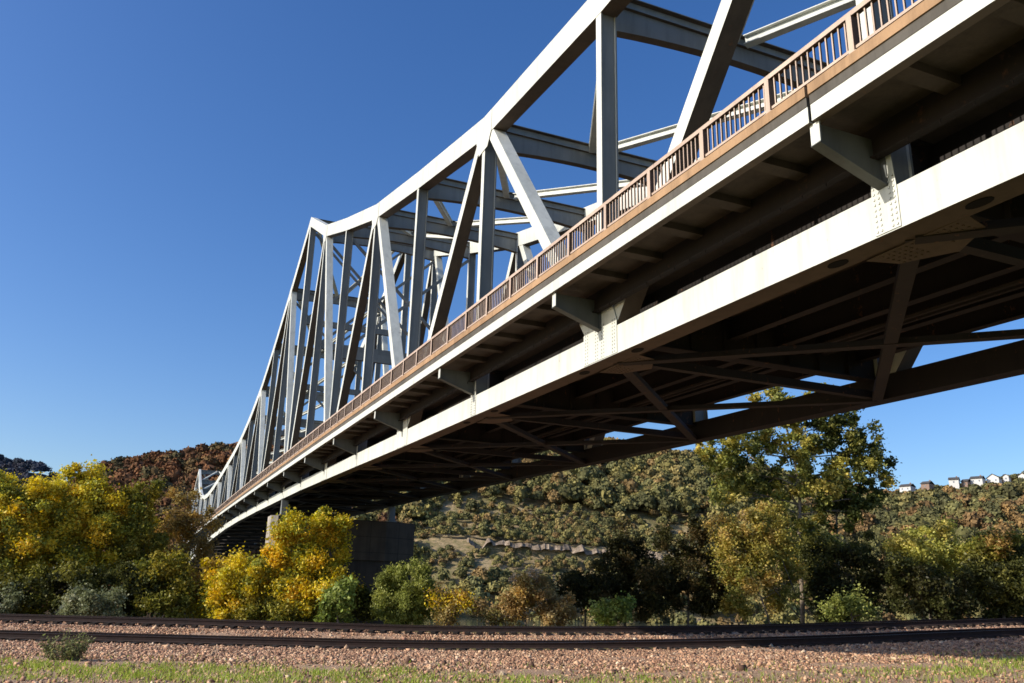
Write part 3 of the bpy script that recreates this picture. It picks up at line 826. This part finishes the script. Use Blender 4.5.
plant('shrub', 'thicket', 'black-green thicket beneath the pale yellow-green tree', SG, 48.5,
      [(915, 592, 28, 24), (945, 596, 28, 24), (900, 572, 14, 14, DKGRN)], BLACK+DKGRN[:2], stem_name='stems', crown_name='foliage', dens=2.1)
plant('tree', 'tree', 'dark rounded tree with orange tips at the right edge of the picture', TG, 49,
      [(1000, 544, 28, 11, OLIVE+RUSTY[:1]), (1002, 568, 34, 26), (980, 582, 26, 26), (1032, 560, 26, 28), (1010, 598, 40, 22), (985, 552, 18, 12, OLIVE)], DKGRN, stem=[(1004, 622), (1004, 595), (1004, 550)], stem_r=.1, dens=2.4, gap=.12)

# undergrowth that hides the foot of the trees
n = 9000
t = RNG.uniform(-45, 75, n); u = 12.5+RNG.random(n)**1.5*7
xy = np.array([txy(a, b) for a, b in zip(t, u)])
hgt = .18+.5*RNG.random(n)*np.clip(fbm(xy[:, 0], xy[:, 1], .3, 9)+.6, .2, 1.3)
C0 = np.column_stack([xy, gz(xy[:, 0], xy[:, 1])+EZ+hgt])
C = np.repeat(C0, 4, 0)+RNG.normal(0, .16, (n*4, 3))
v, f, cl = leaf_cards(C, .2*np.exp(RNG.normal(0, .3, n*4)), np.repeat(pick(DKGRN+OLIVE+BLACK+BLACK, n), 4, 0)*RNG.uniform(.7, 1.2, (n*4, 1)))
tag(np_mesh('undergrowth', v, f, M_LEAF, cl), kind='stuff')

# grass in the foreground
def blades(P, h, w, cols, lean=.35):
    n = len(P); a = RNG.uniform(0, 2*math.pi, n)
    d = np.column_stack([np.cos(a), np.sin(a), np.zeros(n)]); l = RNG.normal(0, lean, (n, 2))*h[:, None]
    tip = P+np.column_stack([l, h]); mid = P+np.column_stack([l*.35, h*.6])
    v = np.stack([P-d*w[:, None], P+d*w[:, None], mid+d*w[:, None]*.6, tip, mid-d*w[:, None]*.6], 1)
    f = np.arange(n*5).reshape(n, 5)
    return v.reshape(-1, 3), f, np.repeat(cols, 5, 0)
n = 190000
t = RNG.uniform(-26, 26, n); u = RNG.uniform(-19, -8.5, n)
xy = np.array([txy(a, b) for a, b in zip(t, u)])
fr = fbm(xy[:, 0], xy[:, 1], .45, 3); f2 = fbm(xy[:, 0], xy[:, 1], 1.3, 5)
dn = sstep(-11.3, -12.2, u+fr*1.6)*sstep(-16.2, -14.8, u+fr*1.4)
dn = dn*np.clip(.5+f2*1.6, .06, 1)*np.interp(xy[:, 0], [-8, -3, 2, 6, 8.5, 11], [1, .6, .4, .10, .12, .85])+.025
keep = (RNG.random(n) < dn) & (np.abs(xy[:, 0]) < xy[:, 1]*.64+1)
xy = xy[keep]; n = len(xy)
GRASS = [((.40, .50, .08), 4), ((.30, .40, .06), 4), ((.55, .54, .15), 2), ((.66, .56, .28), .7)]
v, f, cl = blades(np.column_stack([xy, gz(xy[:, 0], xy[:, 1])+EZ-.01]), RNG.uniform(.05, .17, n), RNG.uniform(.006, .013, n), pick(GRASS, n)*RNG.uniform(.8, 1.2, (n, 1)))
tag(np_mesh('grass', v, f, M_LEAF, cl), kind='stuff')

# weed by the rails
def weed(px, py, d, wpx, hpx, label, pal, nst):
    k = ppm(d); p = at(px, py, d); base = Vector((p.x, d, float(gz(p.x, d))+EZ))
    root = empty('weed', base); tag(root, label, 'weed')
    m = MB(); C = []
    for i in range(nst):
        a = random.uniform(0, 6.28); r = random.random()**.5*wpx/k/2
        e = Vector((math.cos(a)*r, math.sin(a)*r*.6, hpx/k*random.uniform(.45, 1)*(1-.35*r/(wpx/k/2))))
        s0 = Vector((e.x*.55, e.y*.5, -.03)); md = s0.lerp(e, .5)+Vector((random.uniform(-.05, .05), 0, .03))
        m.tube([s0, md, e], [.007, .006, .003], 4)
        for q in range(26):
            f = random.random()**.8; c = s0.lerp(e, f)
            C.append(c+Vector((random.gauss(0, .05), random.gauss(0, .05), random.gauss(0, .03))))
    m.build('stems', M_STICK, root)
    C = np.array(C); v, f, cl = leaf_cards(C, .085*np.exp(RNG.normal(0, .3, len(C))), pick(pal, len(C))*RNG.uniform(.7, 1.2, (len(C), 1)), .35, updir=.5)
    np_mesh('foliage', v, f, M_LEAF, cl, root)
weed(64, 668, 23.5, 52, 33, 'scruffy grey-green weed growing on the ballast in front of the rails', [((.24, .27, .10), 4), ((.32, .33, .14), 3), ((.26, .20, .12), 2), ((.08, .09, .04), 2)], 70)
weed(887, 621, 50, 13, 12, 'tuft of dry straw-coloured stalks at the edge of the far track', [((.46, .36, .22), 3), ((.36, .26, .15), 2)], 16)
p = at(927, 677, 19.0); gz0 = float(gz(p.x, p.y))+EZ
m = MB(); m.tube([(-.12, 0, .02), (-.02, .03, .035), (.06, .01, .02), (.13, .04, .03)], [.012, .018, .02, .01], 6); m.tube([(.02, .02, .03), (.08, -.05, .06)], [.01, .004], 5)
o = m.build('stick', M_STICK, smooth=True); o.location = (p.x, p.y, gz0); tag(o, 'short dark stick lying on the gravel in the right foreground', 'stick')

# ================================================================== FAR BANK
RX = [-400, -60, 0, 40, 60, 100, 150, 190, 230, 280, 330, 380, 450, 520, 600, 700, 800, 880, 902, 960, 1024, 1100, 1400]
RY = [545, 520, 505, 488, 474, 456, 449, 443, 436, 427, 419, 413, 413, 421, 434, 448, 468, 487, 490, 484, 474, 466, 450]
YA, YB = 300., 470.
def ridge_z(x):                   # x at depth YB
    px = 512+np.asarray(x)*FPX*1.045/YB
    z = []
    for q in np.ravel(px):
        y = np.interp(q, RX, RY); z.append(at(q, y, YB).z)
    return np.array(z).reshape(np.shape(x))-9.5+5*sstep(140, 185, x)
rx_ = np.linspace(-420, 420, 211); rz_ = ridge_z(rx_)
k = np.hanning(7); k /= k.sum(); rz_ = np.convolve(np.pad(rz_, 3, 'edge'), k, 'valid')
def hill(x, y):
    x = np.asarray(x, float); y = np.asarray(y, float)
    rz = np.interp(x*YB/y, rx_, rz_)
    t = (y-YA)/(YB-YA)
    plain = np.interp(t, [-.2, 0, .08, .5, 1, 1.35, 3], [-.15, -.1, 0, .46, 1, .92, .4])
    bench = np.interp(t, [-.2, 0, .08, .22, .27, .275, .36, .40, .50, .54, 1, 1.35, 3], [-.15, -.1, .03, .205, .255, .315, .335, .38, .42, .48, 1, .92, .4])
    wx = x*YB/y
    w = sstep(-75, -35, wx)*sstep(150, 105, wx)
    return -9+EZ+(rz-EZ+9)*(plain*(1-w)+bench*w)
hx = np.linspace(-430, 430, 260); hy = np.concatenate([np.linspace(282, 480, 150), np.linspace(484, 640, 20)])
HX, HY = np.meshgrid(hx, hy); HZ = hill(HX, HY)+fbm(HX, HY, .03, 2)*2.2*sstep(300, 330, HY)
nx, ny = len(hx), len(hy); idx = np.arange(nx*ny).reshape(ny, nx)
F = np.stack([idx[:-1, :-1], idx[:-1, 1:], idx[1:, 1:], idx[1:, :-1]], -1).reshape(-1, 4)
h = np_mesh('hillside', np.stack([HX, HY, HZ], -1).reshape(-1, 3), F, M_HILL); tag(h, kind='structure')
h.data.polygons.foreach_set('use_smooth', [True]*len(h.data.polygons))
# rock ledge along the foot of the terrace
m = MB(); yl = YA+.268*(YB-YA)
xx = np.arange(-16, 64, .55)
top, bot = [], []
for i, x in enumerate(xx):
    nn_ = mnoise.fractal(Vector((x*.22, 0, 1)), 1., 2., 4); n2 = mnoise.fractal(Vector((x*.35, 5, 2)), 1., 2., 4); n3 = mnoise.noise(Vector((x*.09, 9, 0)))
    yy = yl+nn_*2.2
    gap_ = max(0, mnoise.noise(Vector((x*.13, 21, 0)))-.08)*9
    zt = float(hill(x, YA+.278*(YB-YA)))-.3+n2*1.5+n3*.8-gap_; hgt = max(.25, 1.3+1.6*n3+1.1*n2)
    top.append((x, yy, zt)); bot.append((x+n2*1.2, yy-1.2-n2*.8, zt-hgt-.5+n2*.5))
vs = top+bot+[(a[0], a[1]+4, a[2]-.6) for a in top]; n = len(top)
fs = [(i, i+1, n+i+1, n+i) for i in range(n-1)]+[(i, 2*n+i, 2*n+i+1, i+1) for i in range(n-1)]
m.add(vs, fs); tag(m.build('rock_ledge', M_ROCK), kind='structure')

# houses on the ridge
HOUSES = [  # px, py of the base, width px, wall height px, roof kind, material, label
    (905, 488.5, 11, 2.2, 'side', M_WHITE, 'low white house with a long roof, leftmost on the skyline ridge'),
    (925, 485.5, 8, 2.0, 'side', M_BRICK, 'small brown house half sunk in the trees on the ridge'),
    (954, 484, 9, 4.6, 'side', M_WHITE, 'tall narrow white house with dark roof on the ridge'),
    (964.5, 484, 6, 2.6, 'side', M_BRICK, 'small dark outbuilding right beside the tall narrow white house'),
    (976.5, 482.5, 11, 4.2, 'side', M_WHITE, 'white house with grey roof, third of the white houses along the ridge'),
    (993, 481, 11, 3.2, 'gable', M_WHITE, 'white house turning its broad gable to the valley'),
    (1006, 479, 5, 3.0, 'gable', M_WHITE, 'tiny white shed between the gabled house and the ridge trees'),
    (1022.5, 479, 7, 3.5, 'gable', M_WHITE, 'white house at the right edge of the ridge, mostly hidden by trees')]
HS = []
for (px, py, w, hgt, kind, mat, lab) in HOUSES:
    d = 462.; k = ppm(d); p = at(px, py, d); W = w/k; H = hgt/k; D = 7.
    HS.append((p.x, d, W, (p.z+.8*H-EZ)/d))
    hz = empty('house', (p.x, d, p.z), -.75+random.uniform(-.2, .2)); tag(hz, lab, 'house', 'houses along the skyline ridge')
    m = MB()
    if kind == 'side': m.box((-W/2, 0, -4), (W/2, D, H)); rh = .2*D
    else:
        rh = .34*W; m.prism([(-W/2, -4), (W/2, -4), (W/2, H), (0, H+rh), (-W/2, H)], 1, 0, D)
    m.build('wall', mat, hz)
    m = MB()
    if kind == 'side':
        m.prism([(-.5, H-.12), (D/2, H+rh), (D+.5, H-.12), (D+.5, H+.1), (D/2, H+rh+.25), (-.5, H+.1)], 0, -W/2-.3, W/2+.3)
        rf = m.build('roof', M_ROOF, hz)
        if W > 4:
            m = MB(); m.box((W*.2, D*.55, H+rh*.5), (W*.2+.7, D*.55+.7, H+rh+.9)); m.build('chimney', M_BRICK, rf)
    else:
        m.prism([(-W/2-.4, H-.25), (0, H+rh+.02), (W/2+.4, H-.25), (W/2+.4, H+.0), (0, H+rh+.3), (-W/2-.4, H+.0)], 1, -.35, D+.35)
        m.build('roof', M_ROOF, hz)
    nw = max(1, int(W/2.6))
    for r in range(1):
        for i in range(nw):
            x = -W/2+(i+.5)*W/nw; z = H-1.35-2.3*r
            m = MB(); m.box((x-.36, -.03, z-.45), (x+.36, .05, z+.45)); m.build('window', M_GLASS, hz)

# forest on the hills: one mass
def ico2():
    import bmesh
    bm = bmesh.new(); bmesh.ops.create_icosphere(bm, subdivisions=2, radius=1)
    v = np.array([p.co for p in bm.verts]); f = np.array([[q.index for q in p.verts] for p in bm.faces]); bm.free()
    return v, f
ICO_V, ICO_F = ico2()
KEEPF = ICO_F[(ICO_V[ICO_F].mean(1)[:, 2] > -.55) & (ICO_V[ICO_F].mean(1)[:, 1] < .45)]   # crowns are built on the valley side and on top
def forest(name, pts, zs, cols, R, H, nq, q):
    """crowns: a lumpy core of small facets, wrapped in loose leaf clumps"""
    n = len(pts); ctr = np.stack([pts[:, 0], pts[:, 1], zs+H*.5], -1)
    K = 9                                     # boughs bulging out of each crown
    bd = RNG.normal(size=(n, K, 3)); bd /= np.linalg.norm(bd, axis=2, keepdims=True); bd[:, :, 2] = np.abs(bd[:, :, 2])*.9-.15
    ba = RNG.uniform(.18, .5, (n, K))
    def radius(d):                            # d (n, m, 3)
        dots = np.einsum('nmi,nki->nmk', d, bd)
        return .66+(np.clip((dots-.62)/.38, 0, 1)**.7*ba[:, None, :]).max(2)
    sc = np.stack([R, R, H*.5], -1)[:, None, :]
    d = np.broadcast_to(ICO_V[None], (n, len(ICO_V), 3))
    r = radius(d)*(1+.16*RNG.normal(size=(n, len(ICO_V))))
    v1 = ctr[:, None, :]+d*(r*.74)[:, :, None]*sc
    f1 = KEEPF[None]+(np.arange(n)*len(ICO_V))[:, None, None]
    tc = cols*RNG.uniform(.72, 1.22, (n, 1))
    c1 = tc[:, None, :]*.62*RNG.uniform(.6, 1.3, (n, len(ICO_V), 1))  # core colour darkened so crevices between leaf clumps look shaded
    nn = n*nq
    d = RNG.normal(size=(n, nq, 3)); d /= np.linalg.norm(d, axis=2, keepdims=True); d[:, :, 2] = np.abs(d[:, :, 2])*1.1-.25
    C = (ctr[:, None, :]+d*(radius(d)*RNG.uniform(.84, 1.22, (n, nq)))[:, :, None]*sc).reshape(-1, 3)
    dn = d.reshape(-1, 3)+RNG.normal(0, .62, (nn, 3)); dn /= np.linalg.norm(dn, axis=1, keepdims=True)
    a = np.cross(dn, RNG.normal(size=(nn, 3))); a /= np.linalg.norm(a, axis=1, keepdims=True); b = np.cross(dn, a)
    s = q*np.exp(RNG.normal(0, .3, (nn, 1)))*np.repeat((R/R.mean())**.75, nq)[:, None]
    v2 = np.stack([C-a*s*.55, C+b*s*.45, C+a*s*.55, C-b*s*.45], 1).reshape(-1, 3)
    c2 = np.repeat(np.repeat(tc, nq, 0)*RNG.uniform(.8, 1.2, (nn, 1)), 4, 0)
    i4 = np.arange(nn*4).reshape(nn, 4)
    f2 = np.concatenate([i4[:, [0, 1, 2]], i4[:, [0, 2, 3]]])
    v = np.concatenate([v1.reshape(-1, 3), v2])
    return v, np.concatenate([f1.reshape(-1, 3), f2+n*len(ICO_V)]), np.concatenate([c1.reshape(-1, 3), c2])
RED = [((.30, .13, .06), 4), ((.24, .115, .06), 3), ((.22, .15, .06), 2.5), ((.10, .11, .05), 2.5), ((.34, .18, .065), 1)]
MIXF = [((.32, .28, .095), 4), ((.23, .225, .08), 3.5), ((.42, .32, .12), 3), ((.40, .24, .10), 2), ((.14, .15, .065), 3.5), ((.54, .44, .13), .8)]
RGT = [((.29, .25, .09), 3), ((.34, .19, .085), 2.5), ((.22, .22, .08), 3.5), ((.42, .24, .09), 1.2), ((.12, .13, .06), 3.5)]
n = 9000
X = RNG.uniform(-330, 360, n); Yv = RNG.uniform(298, 486, n)
keep = np.abs(X) < Yv*.66+10
wx = X*YB/Yv; t = (Yv-YA)/(YB-YA)
clear = (wx > -50) & (wx < 125) & (t > .17) & (t < .57)
band = ((t > .24) & (t < .29)) | ((t > .33) & (t < .37)) | ((t > .43) & (t < .47))
keep &= ~(clear & (RNG.random(n) < np.where(band, .55, .10)))
keep &= ~((t < .2) & (RNG.random(n) < .25))
for hx_, hy_, hw, _ in HS: keep &= ~((np.abs(X-hx_) < hw*.5+2.5) & (Yv > hy_-3) & (Yv < hy_+11))
xa = RNG.uniform(-50, 125, 2600); ta = RNG.uniform(.17, .57, 2600)      # low scrub on the terraces
ka = (fbm(xa, ta*170, .05, 6)+RNG.normal(0, .12, 2600) > -.05) & (np.abs(ta-.268) > .008)
xa, ta = xa[ka], ta[ka]; ya = YA+ta*(YB-YA)
X = np.concatenate([X[keep], xa*ya/YB]); Yv = np.concatenate([Yv[keep], ya]); wx = np.concatenate([wx[keep], xa]); t = np.concatenate([t[keep], ta])
clear = np.concatenate([clear[keep], np.ones(len(xa), bool)]); n = len(X); small = np.arange(n) >= n-len(xa)
fb = fbm(X, Yv, .02, 4)
wl = sstep(-60, -110, wx+fb*30); wr = sstep(140, 190, wx+fb*30)
cR, cM, cG = [p*.70+p.mean(0)*.30 for p in (pick(RED, n), pick(MIXF, n), pick(RGT, n))]  # each palette pulled toward its mean, a haze put into the colours
sel = RNG.random(n)
cols = np.where((sel < wl)[:, None], cR, np.where((sel < wr)[:, None], cG, cM))
R = np.exp(RNG.normal(math.log(3.5), .32, n)); R = np.clip(R, 2.0, 5.2); R[clear] *= RNG.uniform(.22, .62, clear.sum()); R[small] = RNG.uniform(.6, 1.5, small.sum()); fl = clear & (t < .275); R[fl] = np.minimum(R[fl], 1.7); R[t < .2] *= .75
Hh = R*RNG.uniform(2.1, 3.2, n); lowr = t > .86; Hh[lowr] = np.minimum(Hh[lowr], np.interp(wx[lowr], [140, 185], [10.5, 5.6])*RNG.uniform(.7, 1.1, lowr.sum())); R[lowr] = np.minimum(R[lowr], Hh[lowr]*.6)
zz = hill(X, Yv)
ok = np.ones(n, bool)
for hx_, hy_, hw, el_ in HS:                 # nothing in front of a house taller than a quarter of its wall
    lim = (el_*Yv+EZ-zz)/1.03; hit = (np.abs(X*hy_/Yv-hx_) < hw*.5+R*.9) & (Yv < hy_) & (Hh > lim)
    ok &= ~(hit & (lim < 2.2)); Hh = np.where(hit & (lim >= 2.2), lim, Hh); R = np.where(hit, np.minimum(R, np.maximum(lim, 2.2)*.55), R)
X, Yv, zz, cols, R, Hh = X[ok], Yv[ok], zz[ok], cols[ok], R[ok], Hh[ok]
v, f, c = forest('forest', np.column_stack([X, Yv]), zz, cols*.92, R, Hh, 150, .88)
# a farther hill at the left
fx = np.linspace(-620, -330, 60); 
def farhill(x, y):
    px = 512+x*FPX*1.045/820
    top = np.array([at(q, np.interp(q, [-260, -100, -20, 5, 28, 40, 60, 90], [440, 446, 455, 460, 463, 476, 494, 520]), 820).z-9 for q in np.ravel(px)]).reshape(np.shape(px))
    return -9+EZ+(top+9-EZ)*np.interp(y, [640, 820, 900], [.0, 1, .9])
FX, FY = np.meshgrid(np.linspace(-640, -330, 50), np.linspace(640, 900, 26)); FZ = farhill(FX, FY)
idx = np.arange(FX.size).reshape(FX.shape); F = np.stack([idx[:-1, :-1], idx[:-1, 1:], idx[1:, 1:], idx[1:, :-1]], -1).reshape(-1, 4)
tag(np_mesh('distant_hill', np.stack([FX, FY, FZ], -1).reshape(-1, 3), F, M_HILL), kind='structure')
n = 900
X = RNG.uniform(-620, -400, n); Yv = RNG.uniform(700, 835, n)
FARP = [((.085, .095, .13), 3), ((.11, .10, .115), 2), ((.07, .085, .11), 3)]  # bluish leaf colours that paint in the haze of distance
v2, f2, c2 = forest('x', np.column_stack([X, Yv]), farhill(X, Yv), pick(FARP, n), np.exp(RNG.normal(math.log(4.6), .25, n)), RNG.uniform(10, 14, n), 90, 1.3)
tag(np_mesh('forest', np.concatenate([v, v2]), np.concatenate([f, f2+len(v)]), M_FOREST, np.concatenate([c, c2])), kind='stuff')

# ================================================================== LIGHT
AZ, EL = math.radians(-108.9), math.radians(28.4)
dirs = Vector((math.sin(AZ)*math.cos(EL), math.cos(AZ)*math.cos(EL), math.sin(EL)))
sl = bpy.data.lights.new('sun', 'SUN'); sl.energy = 5.0; sl.angle = math.radians(.5); sl.color = (1, .94, .85)
so = bpy.data.objects.new('sun', sl); COL.objects.link(so); so.rotation_euler = (-dirs).to_track_quat('-Z', 'Y').to_euler(); so.location = dirs*200
w = bpy.data.worlds.new('World'); SC.world = w; w.use_nodes = True
nt = w.node_tree; nt.nodes.clear()
sky = nt.nodes.new('ShaderNodeTexSky'); sky.sky_type = 'NISHITA'; sky.sun_disc = False
sky.sun_elevation = EL; sky.sun_rotation = AZ % (2*math.pi); sky.air_density = 1.0; sky.dust_density = 1.5; sky.ozone_density = 3.0; sky.altitude = 200
bg = nt.nodes.new('ShaderNodeBackground'); bg.inputs['Strength'].default_value = .125
out = nt.nodes.new('ShaderNodeOutputWorld')
hs = nt.nodes.new('ShaderNodeHueSaturation'); hs.inputs['Hue'].default_value = .510; hs.inputs['Saturation'].default_value = 1.27; hs.inputs['Value'].default_value = 1.42
nt.links.new(sky.outputs[0], hs.inputs['Color']); nt.links.new(hs.outputs[0], bg.inputs['Color']); nt.links.new(bg.outputs[0], out.inputs['Surface'])
SC.view_settings.view_transform = 'Standard'; SC.view_settings.look = 'None'; SC.view_settings.exposure = 0; SC.view_settings.gamma = 1
SC.cycles.filter_width = 1.6
SC.cycles.max_bounces = 6; SC.cycles.transparent_max_bounces = 4
